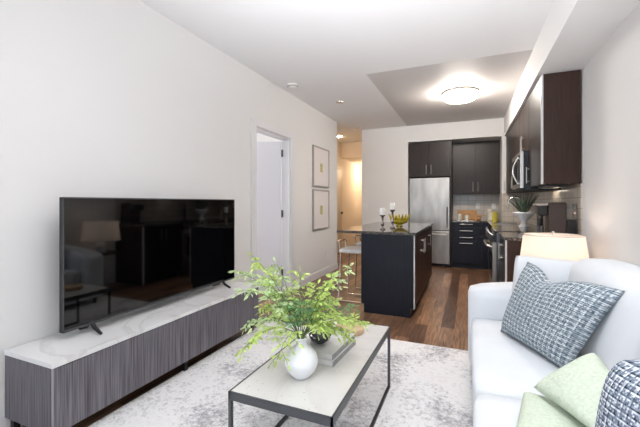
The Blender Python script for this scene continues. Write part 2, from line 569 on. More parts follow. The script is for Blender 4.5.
# bulkhead over the right hand wall
struct('trim_1', BX(0.60, XR, YN, YB, 2.455, ZC), M['bulk'])
# baseboards
bm = B()
for y0, y1 in ((YN, 3.36), (4.48, 6.25)): box(bm, XL, XL + 0.014, y0, y1, 0, 0.11)
struct('baseboard_left', bm, M['trim'], bevel=0.003)
struct('baseboard_back', BX(-2.06, AX0, YB - 0.014, YB, 0, 0.11), M['trim'], bevel=0.003)
struct('baseboard_hall', BX(-3.0, -2.986, 6.25, 12, 0, 0.11), M['trim'], bevel=0.003)
struct('baseboard_right', BX(XR - 0.014, XR, YN, 3.78, 0, 0.11), M['trim'], bevel=0.003)
# doorway casing and jambs
bm = B()
for y0, y1 in ((DY0 - 0.10, DY0), (DY1, DY1 + 0.12)): box(bm, XL, XL + 0.018, y0, y1, 0, DZ + 0.085)
box(bm, XL, XL + 0.018, DY0, DY1, DZ, DZ + 0.085)
struct('trim_2', bm, M['trim'], bevel=0.003)
bm = B()
box(bm, XL - 0.12, XL, DY0, DY0 + 0.02, 0, DZ)
box(bm, XL - 0.12, XL, DY1 - 0.02, DY1, 0, DZ)
box(bm, XL - 0.12, XL, DY0 + 0.02, DY1 - 0.02, DZ - 0.02, DZ)
struct('trim_3', bm, M['trim'])
# open bedroom door, hinged at the far jamb
hx, hy = XL - 0.125, DY1 - 0.025
dv = Vector((-0.93, -0.36, 0)).normalized()
nv = Vector((-dv.y, dv.x, 0))
def slab(bm, p, d, n, L, T, z0, z1):
    p = Vector(p); d = d.normalized(); n = n.normalized()
    vs = [bm.verts.new(p + d * a + n * b + Vector((0, 0, z))) for z in (z0, z1) for b in (0, T) for a in (0, L)]
    for f in ((0, 2, 3, 1), (4, 5, 7, 6), (0, 1, 5, 4), (2, 6, 7, 3), (0, 4, 6, 2), (1, 3, 7, 5)):
        bm.faces.new([vs[i] for i in f])
    return bm
dr = struct('door_1', slab(B(), (hx, hy - 0.002, 0), dv, nv, 0.8, 0.036, 0.012, DZ - 0.04), M['door'], bevel=0.002)
for z in (0.28, 1.1, 1.95):
    bm = B()
    tube(bm, [(hx + 0.014, hy - 0.004, z - 0.05), (hx + 0.014, hy - 0.004, z + 0.05)], 0.011)
    box(bm, hx + 0.005, hx + 0.03, hy + 0.0, hy + 0.004, z - 0.05, z + 0.05)
    link('hinge', bm, M['steel_dark'], dr)
kb = B()
pk = Vector((hx, hy, 1.02)) + dv * 0.73
tube(kb, [pk - nv * 0.05, pk + nv * 0.09], 0.012)
tube(kb, [pk - nv * 0.05, pk - nv * 0.05 - dv * 0.11], 0.009)
link('door_handle', kb, M['nickel'], dr)
# hall door in the warm wall
hd = struct('door_2', BX(-3.0, -2.985, 7.62, 8.44, 0.0, 2.10), M['hdoor'], bevel=0.003)
bm = B()
for z0, z1 in ((0.2, 0.95), (1.1, 1.95)):
    for y0, y1 in ((7.72, 7.99), (8.07, 8.34)): box(bm, -2.986, -2.981, y0, y1, z0, z1)
link('door_panel', bm, M['hdoor'], hd, bevel=0.002)
bm = B(); lathe(bm, [(0, -0.03), (0.02, -0.028), (0.03, 0), (0.02, 0.028), (0, 0.03)], (-2.95, 8.37, 1.0), 14)
link('door_knob', bm, M['steel_dark'], hd, smooth=True)
bm = B()
for y0, y1 in ((7.54, 7.62), (8.44, 8.52)): box(bm, -3.0, -2.98, y0, y1, 0, 2.18)
box(bm, -3.0, -2.98, 7.62, 8.44, 2.10, 2.18)
struct('trim_4', bm, M['hdoor'], bevel=0.003)

# ------------------------------------------------------------------ rug
tag(link('area_rug', BX(-1.94, 0.55, 0.3, 3.17, 0.0, 0.012), M['rug'], bevel=0.004), 'pale grey distressed area rug under the coffee table', 'rug')

# ------------------------------------------------------------------ media console
CX0, CX1, CY0, CY1, CZ = -2.285, -1.868, 1.052, 2.885, 0.462
t = thing('media_console', 'long grey wood media console with white marble top under the television', 'console', ((CX0 + CX1) / 2, (CY0 + CY1) / 2, 0))
link('body', BX(CX0, CX1 - 0.02, CY0 + 0.004, CY1 - 0.004, 0.10, CZ - 0.026), M['greywood'], t)
link('countertop', BX(CX0, CX1, CY0, CY1, CZ - 0.025, CZ), M['marble'], t, bevel=0.002)
nd = 4
for k in range(nd):
    y0 = CY0 + 0.008 + (CY1 - CY0 - 0.016) * k / nd; y1 = CY0 + 0.008 + (CY1 - CY0 - 0.016) * (k + 1) / nd
    bm = B()
    box(bm, CX1 - 0.019, CX1 - 0.003, y0 + 0.0012, y1 - 0.0012, 0.105, CZ - 0.03)
    link('door', bm, M['greywood'], t, bevel=0.001)
link('edge_strip', BX(CX1 - 0.010, CX1 - 0.002, CY0 + 0.001, CY0 + 0.0075, 0.10, CZ - 0.026), M['edgeg'], t)
for yy in (CY0 + 0.02, (CY0 + CY1) / 2, CY1 - 0.05):
    bm = B()
    box(bm, CX0 + 0.02, CX0 + 0.05, yy, yy + 0.03, 0, 0.1); box(bm, CX1 - 0.08, CX1 - 0.05, yy, yy + 0.03, 0, 0.1)
    box(bm, CX0 + 0.02, CX1 - 0.05, yy, yy + 0.03, 0.085, 0.1)
    link('leg_frame', bm, M['dmetal'], t)

# ------------------------------------------------------------------ television
TX, TY0, TY1, TZ0, TZ1 = -2.10, 1.235, 2.80, 0.515, 1.283
t = thing('television', 'large flat black television standing on the marble console top', 'television', (TX, 2.0, CZ))
bm = BX(TX - 0.03, TX, TY0, TY1, TZ0, TZ1)
box(bm, TX - 0.06, TX - 0.03, TY0 + 0.25, TY1 - 0.25, TZ0 + 0.06, TZ1 - 0.25)
link('housing', bm, M['blackm'], t, bevel=0.002)
link('screen', BX(TX, TX + 0.0015, TY0 + 0.008, TY1 - 0.008, TZ0 + 0.014, TZ1 - 0.008), M['screen'], t)
bm = B()
box(bm, TX, TX + 0.003, TY0, TY1, TZ1 - 0.007, TZ1 + 0.001)
box(bm, TX, TX + 0.003, TY0, TY1, TZ0, TZ0 + 0.012)
box(bm, TX, TX + 0.003, TY0, TY0 + 0.007, TZ0, TZ1)
box(bm, TX, TX + 0.003, TY1 - 0.007, TY1, TZ0, TZ1)
link('bezel', bm, M['gmetal'], t)
for yy in (TY0 + 0.17, TY1 - 0.17):
    bm = B()
    tube(bm, [(TX - 0.015, yy, TZ0 + 0.02), (TX + 0.02, yy, TZ0 - 0.02), (TX + 0.085, yy - 0.005, CZ + 0.008)], [0.012, 0.012, 0.009], 8)
    tube(bm, [(TX - 0.015, yy, TZ0 + 0.02), (TX - 0.05, yy, TZ0 - 0.02), (TX - 0.12, yy, CZ + 0.009)], [0.012, 0.012, 0.009], 8)
    link('foot', bm, M['black'], t, smooth='auto')

# ------------------------------------------------------------------ coffee table
KX0, KX1, KY0, KY1, KZ = -0.972, -0.480, 1.252, 2.338, 0.42
t = thing('coffee_table', 'rectangular coffee table with speckled stone top and dark metal frame on the rug', 'table', ((KX0 + KX1) / 2, (KY0 + KY1) / 2, 0.012))
link('tabletop', BX(KX0 + 0.008, KX1 - 0.008, KY0 + 0.008, KY1 - 0.008, KZ - 0.02, KZ), M['marble2'], t)
bm = B()
for a in ((KX0, KX1, KY0, KY0 + 0.008), (KX0, KX1, KY1 - 0.008, KY1), (KX0, KX0 + 0.008, KY0, KY1), (KX1 - 0.008, KX1, KY0, KY1)):
    box(bm, *a, KZ - 0.036, KZ + 0.001)
link('apron_frame', bm, M['gmetal'], t)
s = 0.016
for x in (KX0, KX1 - s):
    for y in (KY0, KY1 - s):
        link('leg', BX(x, x + s, y, y + s, 0.012, KZ - 0.036), M['gmetal'], t)
bm = B()
for x in (KX0, KX1 - s): box(bm, x, x + s, KY0 + s, KY1 - s, 0.012, 0.012 + s)
link('floor_rail', bm, M['dmetal'], t)

# things on the coffee table
VX, VY = -0.735, 1.50
t = thing('vase', 'round white ceramic vase with short neck holding leafy branches', 'vase', (VX, VY, KZ + 0.001))
prof = [(0, 0), (0.038, 0), (0.042, 0.004), (0.066, 0.03), (0.079, 0.062), (0.080, 0.08), (0.072, 0.108), (0.052, 0.132), (0.032, 0.143), (0.027, 0.152), (0.0265, 0.18), (0.029, 0.186),
        (0.025, 0.187), (0.0225, 0.18), (0.0225, 0.15), (0.05, 0.125), (0.07, 0.075), (0.035, 0.01), (0, 0.008)]
link('vessel', lathe(B(), prof, (VX, VY, KZ + 0.001), 40), M['ceramic'], t, smooth=True)

def rbox(cx, cy, z0, z1, lx, ly, ang):
    bm = BX(-lx / 2, lx / 2, -ly / 2, ly / 2, z0, z1)
    bmesh.ops.rotate(bm, verts=bm.verts, cent=(0, 0, 0), matrix=Matrix.Rotation(ang, 3, 'Z'))
    bmesh.ops.translate(bm, verts=bm.verts, vec=(cx, cy, 0))
    return bm
def book(cx, cy, z0, h, lx, ly, ang, label):
    t = thing('book', label, 'book', (cx, cy, z0), 0, 'books stacked on the coffee table')
    bm = B()
    for a, b in ((z0, z0 + 0.003), (z0 + h - 0.003, z0 + h)):
        c = rbox(cx, cy, a, b, lx, ly, ang)
        me = bpy.data.meshes.new('tmp'); c.to_mesh(me); c.free(); bm.from_mesh(me); bpy.data.meshes.remove(me)
    link('cover', bm, M['bookc'], t)
    r = Matrix.Rotation(ang, 3, 'Z')
    sx = r @ Vector((lx / 2 - 0.002, 0, 0))
    link('spine', rbox(cx + sx.x, cy + sx.y, z0 + 0.003, z0 + h - 0.003, 0.004, ly, ang), M['booksp'], t)
    link('pages', rbox(cx - 0.002, cy, z0 + 0.003, z0 + h - 0.003, lx - 0.012, ly - 0.01, ang), M['pages'], t)
book(-0.722, 1.805, KZ + 0.001, 0.032, 0.215, 0.32, -0.06, 'pale grey hardback book lying on the stone tabletop, bottom of its stack')
book(-0.724, 1.805, KZ + 0.0335, 0.032, 0.21, 0.315, -0.06, 'pale grey hardback book on top of another book, under the black bowl')
tag(link('bowl', lathe(B(), [(0, 0), (0.02, 0), (0.025, 0.003), (0.05, 0.02), (0.062, 0.045), (0.060, 0.046), (0.048, 0.024), (0, 0.008)], (-0.745, 1.75, KZ + 0.066), 30), M['bowl'], smooth=True),
    'small glossy black bowl on the stacked books behind the vase', 'bowl')
t = thing('round_box', 'round tan wooden box behind the leaves at the far end of the coffee table', 'box', (-0.70, 2.14, KZ + 0.001))
link('container', lathe(B(), [(0, 0), (0.085, 0), (0.088, 0.004), (0.088, 0.026), (0.0, 0.026)], (-0.70, 2.14, KZ + 0.001), 36), M['tan'], t, smooth='auto')
link('lid', lathe(B(), [(0.0, 0.0262), (0.09, 0.0262), (0.091, 0.034), (0.086, 0.037), (0, 0.037)], (-0.70, 2.14, KZ + 0.001), 36), M['tan'], t, smooth='auto')

# leafy branches: tip given as (photo bearing, distance) -> real positions around the vase
def bez(p0, p1, p2, n):
    return [p0 * (1 - t) ** 2 + p1 * 2 * t * (1 - t) + p2 * t * t for t in [i / n for i in range(n + 1)]]
def leaf(bm, p, d, L, W, rnd):
    d = d.normalized()
    up = Vector((rnd.uniform(-1, 1), rnd.uniform(-1, 1), rnd.uniform(-0.2, 1))).normalized()
    s = d.cross(up)
    if s.length < 1e-3: s = d.cross(Vector((1, 0, 0)))
    s.normalize(); n = s.cross(d).normalized()
    a = bm.verts.new(p)
    m1 = bm.verts.new(p + d * L * 0.38 - n * L * 0.05); m2 = bm.verts.new(p + d * L * 0.72 - n * L * 0.08)
    tip = bm.verts.new(p + d * L - n * L * 0.16)
    l1 = bm.verts.new(p + d * L * 0.30 + s * W * 0.5 + n * L * 0.02); l2 = bm.verts.new(p + d * L * 0.66 + s * W * 0.40)
    r1 = bm.verts.new(p + d * L * 0.30 - s * W * 0.5 + n * L * 0.02); r2 = bm.verts.new(p + d * L * 0.66 - s * W * 0.40)
    for f in ((a, m1, l1), (l1, m1, m2, l2), (l2, m2, tip), (a, r1, m1), (r1, r2, m2, m1), (r2, tip, m2)):
        bm.faces.new(f)
Rv = Vector((math.cos(YAW), math.sin(YAW), 0)); Fv = Vector((-math.sin(YAW), math.cos(YAW), 0))
NECK = Vector((VX, VY, KZ + 0.17))
def branch(tip, lift, label, lm, twigs=9, side=0.09, ll=0.030, seed=0, droop=0.03):
    rnd = random.Random(seed)
    tip = NECK + Rv * tip[0] + Fv * tip[1] + Vector((0, 0, tip[2]))
    # stems lean in the neck of the vase
    dxy = Vector((tip.x - NECK.x, tip.y - NECK.y, 0))
    if dxy.length > 1e-4: dxy.normalize()
    p0 = NECK + dxy * 0.004 - Vector((0, 0, 0.09)) - dxy * 0.01
    pn = NECK + dxy * 0.011 + Vector((0, 0, 0.02))
    mid = pn + (tip - pn) * 0.4 + Vector((0, 0, lift))
    pts = [p0] + bez(pn, mid, tip, 14)
    t = thing('leafy_branch', label, 'branch', tuple(p0), 0, 'leafy branches in the white vase')
    sb = B()
    tube(sb, pts, [0.0028 - 0.0018 * i / len(pts) for i in range(len(pts))], 5)
    lb = B()
    twigs = int(twigs * 1.3)
    for k in range(twigs):
        f = 0.24 + 0.74 * (k + 0.5) / twigs
        i = int(f * (len(pts) - 2)); q = pts[i + 1]
        tg = (pts[i + 1] - pts[i]).normalized()
        sgn = 1 if k % 2 else -1
        sd = tg.cross(Vector((0, 0, 1)))
        if sd.length < 0.1: sd = Rv.copy()
        sd.normalize()
        a = rnd.uniform(0, 2 * PI)
        sd = (sd * sgn + Vector((rnd.uniform(-.6, .6), rnd.uniform(-.6, .6), rnd.uniform(-.3, .6)))).normalized()
        L = side * rnd.uniform(0.6, 1.15) * (1.1 - 0.5 * f)
        e = q + (tg * 0.55 + sd * 0.8).normalized() * L - Vector((0, 0, droop * 0.5))
        tw = bez(q, q + (tg + sd) * L * 0.3 + Vector((0, 0, 0.008)), e, 4)
        tube(sb, tw, 0.0009, 4)
        dd = (tw[-1] - tw[-2]).normalized()
        leaf(lb, e, dd, ll * rnd.uniform(0.9, 1.2), ll * 0.40, rnd)
        for j in (1, 2, 3):
            for s2 in (-1, 1):
                ax = dd.cross(Vector((rnd.uniform(-.4, .4), rnd.uniform(-.4, .4), 1))).normalized()
                dl = (dd * 0.6 + ax * s2 + Vector((0, 0, -0.15))).normalized()
                leaf(lb, tw[j], dl, ll * rnd.uniform(0.75, 1.1), ll * 0.38, rnd)
    leaf(lb, pts[-1], pts[-1] - pts[-2], ll * 1.2, ll * 0.42, rnd)
    link('stem', sb, M['stem'], t, smooth=True)
    link('foliage', lb, lm, t)
def tp(px, py, dd):
    """tip offset (right, forward, up) for a viewing bearing; dd is how far it leans away"""
    v0 = NECK - Vector((0, 0, 1.25)); D0 = v0.dot(Fv); r0 = v0.dot(Rv)
    D = D0 + dd
    return ((px - 320) / 348 * D - r0, dd, 1.25 - (py - 203) / 348 * D - NECK.z)
BR = [
    ((234, 272, 0.16), 0.16, 'longest leafy branch, reaching far left over the console end', 'leaf2', 11),
    ((252, 256, 0.10), 0.12, 'tall leafy branch rising at upper left in front of the white wall', 'leaf', 11),
    ((276, 262, 0.15), 0.08, 'leafy branch standing in front of the open bedroom door', 'leaf2', 10),
    ((246, 326, 0.05), 0.13, 'leafy branch arching left and hanging beside the dark console front', 'leaf2', 10),
    ((240, 352, -0.03), 0.14, 'leafy branch drooping low left over the rug', 'leaf', 10),
    ((277, 360, -0.14), 0.12, 'leafy branch hanging just left of the vase body', 'leaf', 8),
    ((300, 272, 0.02), 0.05, 'short upright yellow green branch at the middle of the bunch', 'leaf', 9),
    ((318, 284, 0.14), 0.05, 'leafy branch standing just right of the middle of the bunch', 'leaf', 10),
    ((350, 266, 0.22), 0.06, 'leafy branch with its tip highest at right beside the bar stool', 'leaf2', 9),
    ((355, 306, 0.20), 0.08, 'dark green branch reaching right towards the kitchen island', 'leaf3', 9),
    ((371, 324, 0.12), 0.10, 'leafy branch reaching farthest right over the table edge', 'leaf', 12),
    ((350, 338, 0.06), 0.11, 'leafy branch drooping right over the stacked books', 'leaf', 12),
    ((326, 332, -0.02), 0.09, 'short leafy branch covering the black bowl', 'leaf', 10),
    ((304, 305, -0.03), 0.05, 'blue green sprig standing straight above the vase neck', 'leaf3', 11),
    ((336, 300, 0.10), 0.08, 'bushy leafy branch filling the right side of the bunch', 'leaf', 12),
    ((290, 300, 0.04), 0.07, 'blue green sprig leaning left above the vase neck', 'leaf3', 9),
    ((262, 278, 0.05), 0.10, 'leafy branch at left of the bunch covering the foot of the doorway', 'leaf2', 11),
    ((264, 308, 0.10), 0.10, 'leafy branch spreading left over the far rug corner', 'leaf', 10),
    ((334, 276, 0.05), 0.07, 'pale leafy branch just left of the bar stool legs', 'leaf', 10),
    ((316, 312, 0.18), 0.08, 'leafy branch at the middle of the bunch leaning away from the camera', 'leaf', 12),
    ((355, 322, -0.02), 0.10, 'leafy branch curving right in front of the round tan box', 'leaf', 12),
    ((242, 290, -0.02), 0.14, 'pale leafy branch in front of the near console corner below the television foot', 'leaf2', 9),
]
for i, (tpx, lift, lab, lm, tw) in enumerate(BR):
    branch(tp(*tpx), lift, lab, M[lm], tw, seed=i + 3, ll=0.032 if lm != 'leaf3' else 0.027)

# ------------------------------------------------------------------ soft shapes
def pillow(c00, c10, c11, c01, pf, pb, n=22, pinch=0.05, chop=0.0, cu=0.4, rc=0.04):
    """grid cushion between four corners, bulging pf along the front normal and pb behind, with UVs"""
    c00, c10, c11, c01 = [Vector(c) for c in (c00, c10, c11, c01)]
    nrm = (c10 - c00).cross(c01 - c00).normalized()
    cen = (c00 + c10 + c11 + c01) / 4
    bm = B(); uvl = bm.loops.layers.uv.new('UVMap')
    def P(u, v, side):
        p = c00 * (1 - u) * (1 - v) + c10 * u * (1 - v) + c11 * u * v + c01 * (1 - u) * v
        a, b = 2 * u - 1, 2 * v - 1
        k = 1 - pinch * ((1 - a * a) * abs(b) ** 3 + (1 - b * b) * abs(a) ** 3)
        p = cen + (p - cen) * k * (1 - rc * (a * a * b * b) ** 3)
        dn = chop * math.exp(-((u - cu) / 0.17) ** 2) * v ** 3
        p = p - (c01 - c00).normalized() * dn
        h = ((1 - a ** 4) * (1 - b ** 4)) ** 0.5 * (1 - 0.25 * (a * a + b * b) / 2)
        return p + nrm * h * (pf if side > 0 else -pb)
    grids = []
    for side in (1, -1):
        g = [[None] * (n + 1) for _ in range(n + 1)]
        for i in range(n + 1):
            for j in range(n + 1):
                edge = i in (0, n) or j in (0, n)
                if side < 0 and edge: g[i][j] = grids[0][i][j]
                else: g[i][j] = bm.verts.new(P(i / n, j / n, side))
        grids.append(g)
        for i in range(n):
            for j in range(n):
                q = [(i, j), (i + 1, j), (i + 1, j + 1), (i, j + 1)]
                if side < 0: q = q[::-1]
                f = bm.faces.new([g[a][b] for a, b in q])
                for l, (a, b) in zip(f.loops, q): l[uvl].uv = (a / n, b / n)
    return bm
def cushion_box(x0, x1, y0, y1, z0, z1, puff=0.03, r=0.05, axis='z'):
    """rounded upholstered block: a subdivided box with softened edges and a crowned face"""
    bm = B()
    nx = ny = nz = 10
    def sup(a, b, c):
        # superellipsoid-like rounding of a box, kept at real size
        return a, b, c
    hx_, hy_, hz_ = (x1 - x0) / 2, (y1 - y0) / 2, (z1 - z0) / 2
    cx_, cy_, cz_ = (x0 + x1) / 2, (y0 + y1) / 2, (z0 + z1) / 2
    bmesh.ops.create_cube(bm, size=2)
    bmesh.ops.subdivide_edges(bm, edges=bm.edges, cuts=9, use_grid_fill=True)
    for v in bm.verts:
        p = [v.co.x * hx_, v.co.y * hy_, v.co.z * hz_]
        h = (hx_, hy_, hz_)
        q = [max(-h[i] + r, min(h[i] - r, p[i])) for i in range(3)]
        d = Vector([p[i] - q[i] for i in range(3)])
        if d.length > 1e-6: d = d.normalized() * r
        a, b, c = v.co
        if axis == 'z': k = (1 - a ** 2) * (1 - b ** 2) * c * puff; off = Vector((0, 0, k))
        elif axis == 'x': k = (1 - b ** 2) * (1 - c ** 2) * a * puff; off = Vector((k, 0, 0))
        else: k = (1 - a ** 2) * (1 - c ** 2) * b * puff; off = Vector((0, k, 0))
        v.co = Vector(q) + d + off + Vector((cx_, cy_, cz_))
    return bm

# ------------------------------------------------------------------ sofa
SY0, SY1 = 0.34, 2.97
t = thing('sofa', 'white fabric sofa with rolled arms along the right wall', 'sofa', (0.46, (SY0 + SY1) / 2, 0.012))
link('base', cushion_box(0.045, 0.90, SY0 + 0.02, SY1 - 0.02, 0.07, 0.30, 0, 0.02), M['sofa'], t, smooth=True)
link('back_frame', cushion_box(0.74, 0.925, SY0, SY1, 0.07, 0.84, 0.0, 0.05), M['sofa'], t, smooth=True)
for y0, y1 in ((2.70, SY1), (SY0, 0.60)):
    bm = cushion_box(0.0, 0.90, y0, y1, 0.07, 0.63, 0.012, 0.055)
    for v in bm.verts:
        if v.co.z > 0.4: v.co.z += 0.085 * max(0, (v.co.x - 0.05) / 0.85) ** 0.8
    link('arm', bm, M['sofa'], t, smooth=True)
for y0, y1 in ((1.655, 2.70), (0.60, 1.645)):
    link('seat_cushion', cushion_box(0.018, 0.72, y0, y1, 0.285, 0.455, 0.022, 0.045), M['sofa'], t, smooth=True)
for y0, y1 in ((1.66, 2.69), (0.61, 1.64)):
    bm = cushion_box(0.53, 0.76, y0, y1, 0.46, 0.915, 0.03, 0.07, 'x')
    for v in bm.verts:
        v.co.x += (v.co.z - 0.46) * 0.20 - 0.02
        f = (v.co.y - y0) / (y1 - y0)
        if v.co.z > 0.8: v.co.z += 0.025 * math.sin(PI * min(1, max(0, f))) - 0.03 * max(0, (f - 0.75) * 4) ** 2
    link('back_cushion', bm, M['sofa'], t, smooth=True)
for x in (0.08, 0.85):
    for y in (SY0 + 0.08, SY1 - 0.08):
        link('leg', tube(B(), [(x, y, 0.012 if x < 0.5 else 0.0), (x, y, 0.075)], [0.018, 0.024], 10), M['dmetal'], t)

# loose pillows
def pil(name, label, cat, corners, pf, pb, m, extra=None, **k):
    o = link(name, pillow(*corners, pf, pb, **k), m, smooth=True)
    tag(o, label, cat, 'pillows on the sofa')
    return o
pil('pillow', 'plain white pillow standing against the far sofa arm, behind the blue plaid pillow', 'pillow',
    ((0.235, 2.56, 0.475), (0.70, 2.50, 0.475), (0.745, 2.645, 0.885), (0.29, 2.67, 0.905)), 0.07, 0.05, M['sofa'], pinch=0.03)
pil('pillow', 'large blue grey plaid woven pillow leaning on the far seat', 'pillow',
    ((0.180, 2.36, 0.475), (0.415, 1.90, 0.475), (0.592, 1.80, 0.89), (0.335, 2.46, 0.89)), 0.085, 0.05, M['tweed'], chop=0.065, cu=0.42, rc=0.0)
pil('pillow', 'pale green textured pillow lying flat on the seat, lower of the two green ones', 'pillow',
    ((0.20, 1.585, 0.505), (0.10, 1.13, 0.515), (0.42, 1.07, 0.52), (0.40, 1.46, 0.51)), 0.045, 0.06, M['green'])
pil('pillow', 'pale green textured pillow with raised pointed corner, upper of the two green ones', 'pillow',
    ((0.218, 1.50, 0.565), (0.335, 1.18, 0.605), (0.46, 1.32, 0.665), (0.425, 1.555, 0.712)), 0.04, 0.03, M['green'])
pil('pillow', 'navy and white woven pillow nearest the camera, cut off by the right edge', 'pillow',
    ((0.360, 1.22, 0.48), (0.485, 0.84, 0.48), (0.56, 0.88, 0.87), (0.415, 1.25, 0.835)), 0.12, 0.05, M['tweed2'], rc=0.16)

# ------------------------------------------------------------------ lamp and side table
LX, LY = 0.64, 3.36
t = thing('side_table', 'small round side table behind the far sofa arm carrying the lamp', 'table', (LX, LY, 0))
link('tabletop', lathe(B(), [(0, 0.52), (0.22, 0.52), (0.225, 0.525), (0.225, 0.54), (0.22, 0.545), (0, 0.545)], (LX, LY, 0), 32), M['espside'], t, smooth='auto')
link('pedestal', lathe(B(), [(0, 0), (0.15, 0), (0.15, 0.015), (0.02, 0.025), (0.018, 0.52), (0, 0.52)], (LX, LY, 0), 24), M['dmetal'], t, smooth='auto')
t = thing('table_lamp', 'lit table lamp with white drum shade behind the sofa', 'lamp', (LX, LY, 0.546))
link('base', lathe(B(), [(0, 0), (0.07, 0), (0.075, 0.01), (0.05, 0.02), (0.075, 0.07), (0.07, 0.11), (0.02, 0.15), (0.012, 0.16), (0.012, 0.2), (0, 0.2)], (LX, LY, 0.546), 28), M['ceramic'], t, smooth=True)
bm = B()
SH0, SH1 = 0.715, 0.99
lathe(bm, [(0.245, SH0), (0.212, SH1)], (LX, LY, 0), 48)
link('lamp_shade', bm, M['shade'], t, smooth=True)
bm = B()
for z, r in ((SH0, 0.245), (SH1, 0.212)):
    ring = [(LX + r * math.cos(2 * PI * k / 40), LY + r * math.sin(2 * PI * k / 40), z) for k in range(41)]
    tube(bm, ring, 0.003, 6, cap=False)
for k in range(3):
    a = 2 * PI * k / 3
    tube(bm, [(LX, LY, SH1), (LX + 0.212 * math.cos(a), LY + 0.212 * math.sin(a), SH1)], 0.002, 6)
tube(bm, [(LX, LY, 0.74), (LX, LY, SH1)], 0.003, 6)
link('shade_frame', bm, M['nickel'], t)
link('finial', lathe(B(), [(0, 0), (0.008, 0.0), (0.006, 0.008), (0.013, 0.018), (0.009, 0.028), (0, 0.032)], (LX, LY, SH1), 14), M['nickel'], t, smooth=True)
link('bulb', lathe(B(), [(0, 0), (0.012, 0), (0.014, 0.02), (0.028, 0.05), (0.028, 0.07), (0.015, 0.09), (0, 0.093)], (LX, LY, 0.79), 16), M['bulb'], t, smooth=True)
light('lamp_light', 'POINT', (LX, LY, 0.90), 1.6, (1.0, 0.87, 0.78), radius=0.05)

# ------------------------------------------------------------------ kitchen island
IX0, IX1, IY0, IY1 = -1.125, -0.532, 3.86, 5.82
t = thing('kitchen_island', 'dark kitchen island with glossy granite top and white stools on its left', 'island', ((IX0 + IX1) / 2, (IY0 + IY1) / 2, 0))
link('body', BX(IX0, IX1 - 0.022, IY0 + 0.02, IY1, 0.10, 0.897), M['espdark'], t)
link('end_panel', BX(IX0 - 0.003, IX1 - 0.010, IY0, IY0 + 0.02, 0.10, 0.897), M['espdark'], t, bevel=0.001)
link('edge_strip', BX(IX1 - 0.0095, IX1 + 0.003, IY0 - 0.0005, IY0 + 0.02, 0.10, 0.897), M['edge'], t, label='pale vertical edge strip')
link('toe_kick', BX(IX0 + 0.03, IX1 - 0.045, IY0 + 0.004, IY1 - 0.03, 0, 0.10), M['espdark'], t)
nd = 3
for k in range(nd):
    y0 = IY0 + 0.022 + (IY1 - IY0 - 0.022) * k / nd; y1 = IY0 + 0.022 + (IY1 - IY0 - 0.022) * (k + 1) / nd
    d = link('door', BX(IX1 - 0.021, IX1, y0 + 0.002, y1 - 0.002, 0.105, 0.892), M['espside'], t, bevel=0.001)
    link('handle', bar_handle('z', (IX1, y0 + 0.06 if k != 0 else y1 - 0.07, 0.72), 0.17, (0.035, 0, 0)), M['nickel'], d)
bm = BX(-1.42, IX1 + 0.02, 3.84, IY1 + 0.03, 0.90, 0.93)
link('countertop', bm, M['granite'], t, bevel=0.002)

# bar stools
def stool(x, y, rz, label):
    t = thing('bar_stool', label, 'stool', (x, y, 0), rz, 'bar stools at the island', local=True)
    link('seat', cushion_box(-0.19, 0.19, -0.19, 0.19, 0.615, 0.665, 0.008, 0.02), M['stoolseat'], t, smooth=True)
    for s in (-1, 1):
        bm = B()
        tube(bm, [(-0.17, 0.17 * s, 0.615), (-0.19, 0.18 * s, 0.012), (0.19, 0.18 * s, 0.012), (0.17, 0.17 * s, 0.615)], 0.010, 8)
        link('leg_frame', bm, M['chrome'], t, smooth='auto')
    bm = B(); tube(bm, [(0.185, -0.18, 0.25), (0.185, 0.18, 0.25)], 0.009, 8)
    link('footrest', bm, M['chrome'], t)
    bm = B()
    for s in (-1, 1): tube(bm, [(-0.185, 0.12 * s, 0.63), (-0.205, 0.12 * s, 0.70), (-0.21, 0.12 * s, 0.735)], 0.008, 8)
    tube(bm, [(-0.20, -0.16, 0.735)] + [(-0.21 - 0.04 * math.cos(a), 0.17 * math.sin(a), 0.75) for a in [(-0.45 + 0.9 * k / 8) * PI for k in range(9)]] + [(-0.20, 0.16, 0.735)], 0.010, 8)
    link('low_back', bm, M['chrome'], t, smooth='auto')
stool(-1.325, 4.36, 0.0, 'white seated chrome bar stool nearest the living room at the island')
stool(-1.325, 5.06, 0.0, 'white seated chrome bar stool farther back along the island')

# island decorations
def candle_holder(x, y, h, ch, label):
    t = thing('candle_holder', label, 'candle holder', (x, y, 0.931), 0, 'candle holders on the island', local=True)
    p = [(0, 0), (0.034, 0), (0.036, 0.006), (0.016, 0.02), (0.010, 0.035), (0.020, h * 0.32), (0.024, h * 0.40), (0.010, h * 0.52), (0.009, h * 0.6), (0.015, h * 0.72), (0.011, h * 0.84), (0.034, h * 0.97), (0.036, h), (0.0, h - 0.003)]
    link('holder', lathe(B(), p, n=20), M['silver'], t, smooth=True)
    c = tag(link('candle', lathe(B(), [(0, 0), (0.030, 0), (0.031, 0.004), (0.031, ch - 0.004), (0.028, ch), (0, ch - 0.006)], (x, y, 0.932 + h), n=20), M['candle'], smooth='auto'),
            'white pillar candle on the ' + ('shorter' if h < 0.2 else 'taller') + ' silver holder', 'candle', 'candles on the island')
candle_holder(-0.945, 4.14, 0.175, 0.082, 'shorter ornate silver candle holder at left on the island')
candle_holder(-0.885, 4.44, 0.235, 0.085, 'taller ornate silver candle holder beside the yellow green bowl')
t = thing('glass_bowl', 'yellow green glass bowl with petal rim on the island', 'bowl', (-0.87, 4.83, 0.931), local=True)
bm = B()
lathe(bm, [(0, 0), (0.045, 0), (0.05, 0.006), (0.02, 0.02), (0.06, 0.03), (0.11, 0.06), (0.125, 0.085), (0.12, 0.085), (0.10, 0.06), (0.05, 0.036), (0, 0.03)], n=32)
link('vessel', bm, M['yglass'], t, smooth=True)
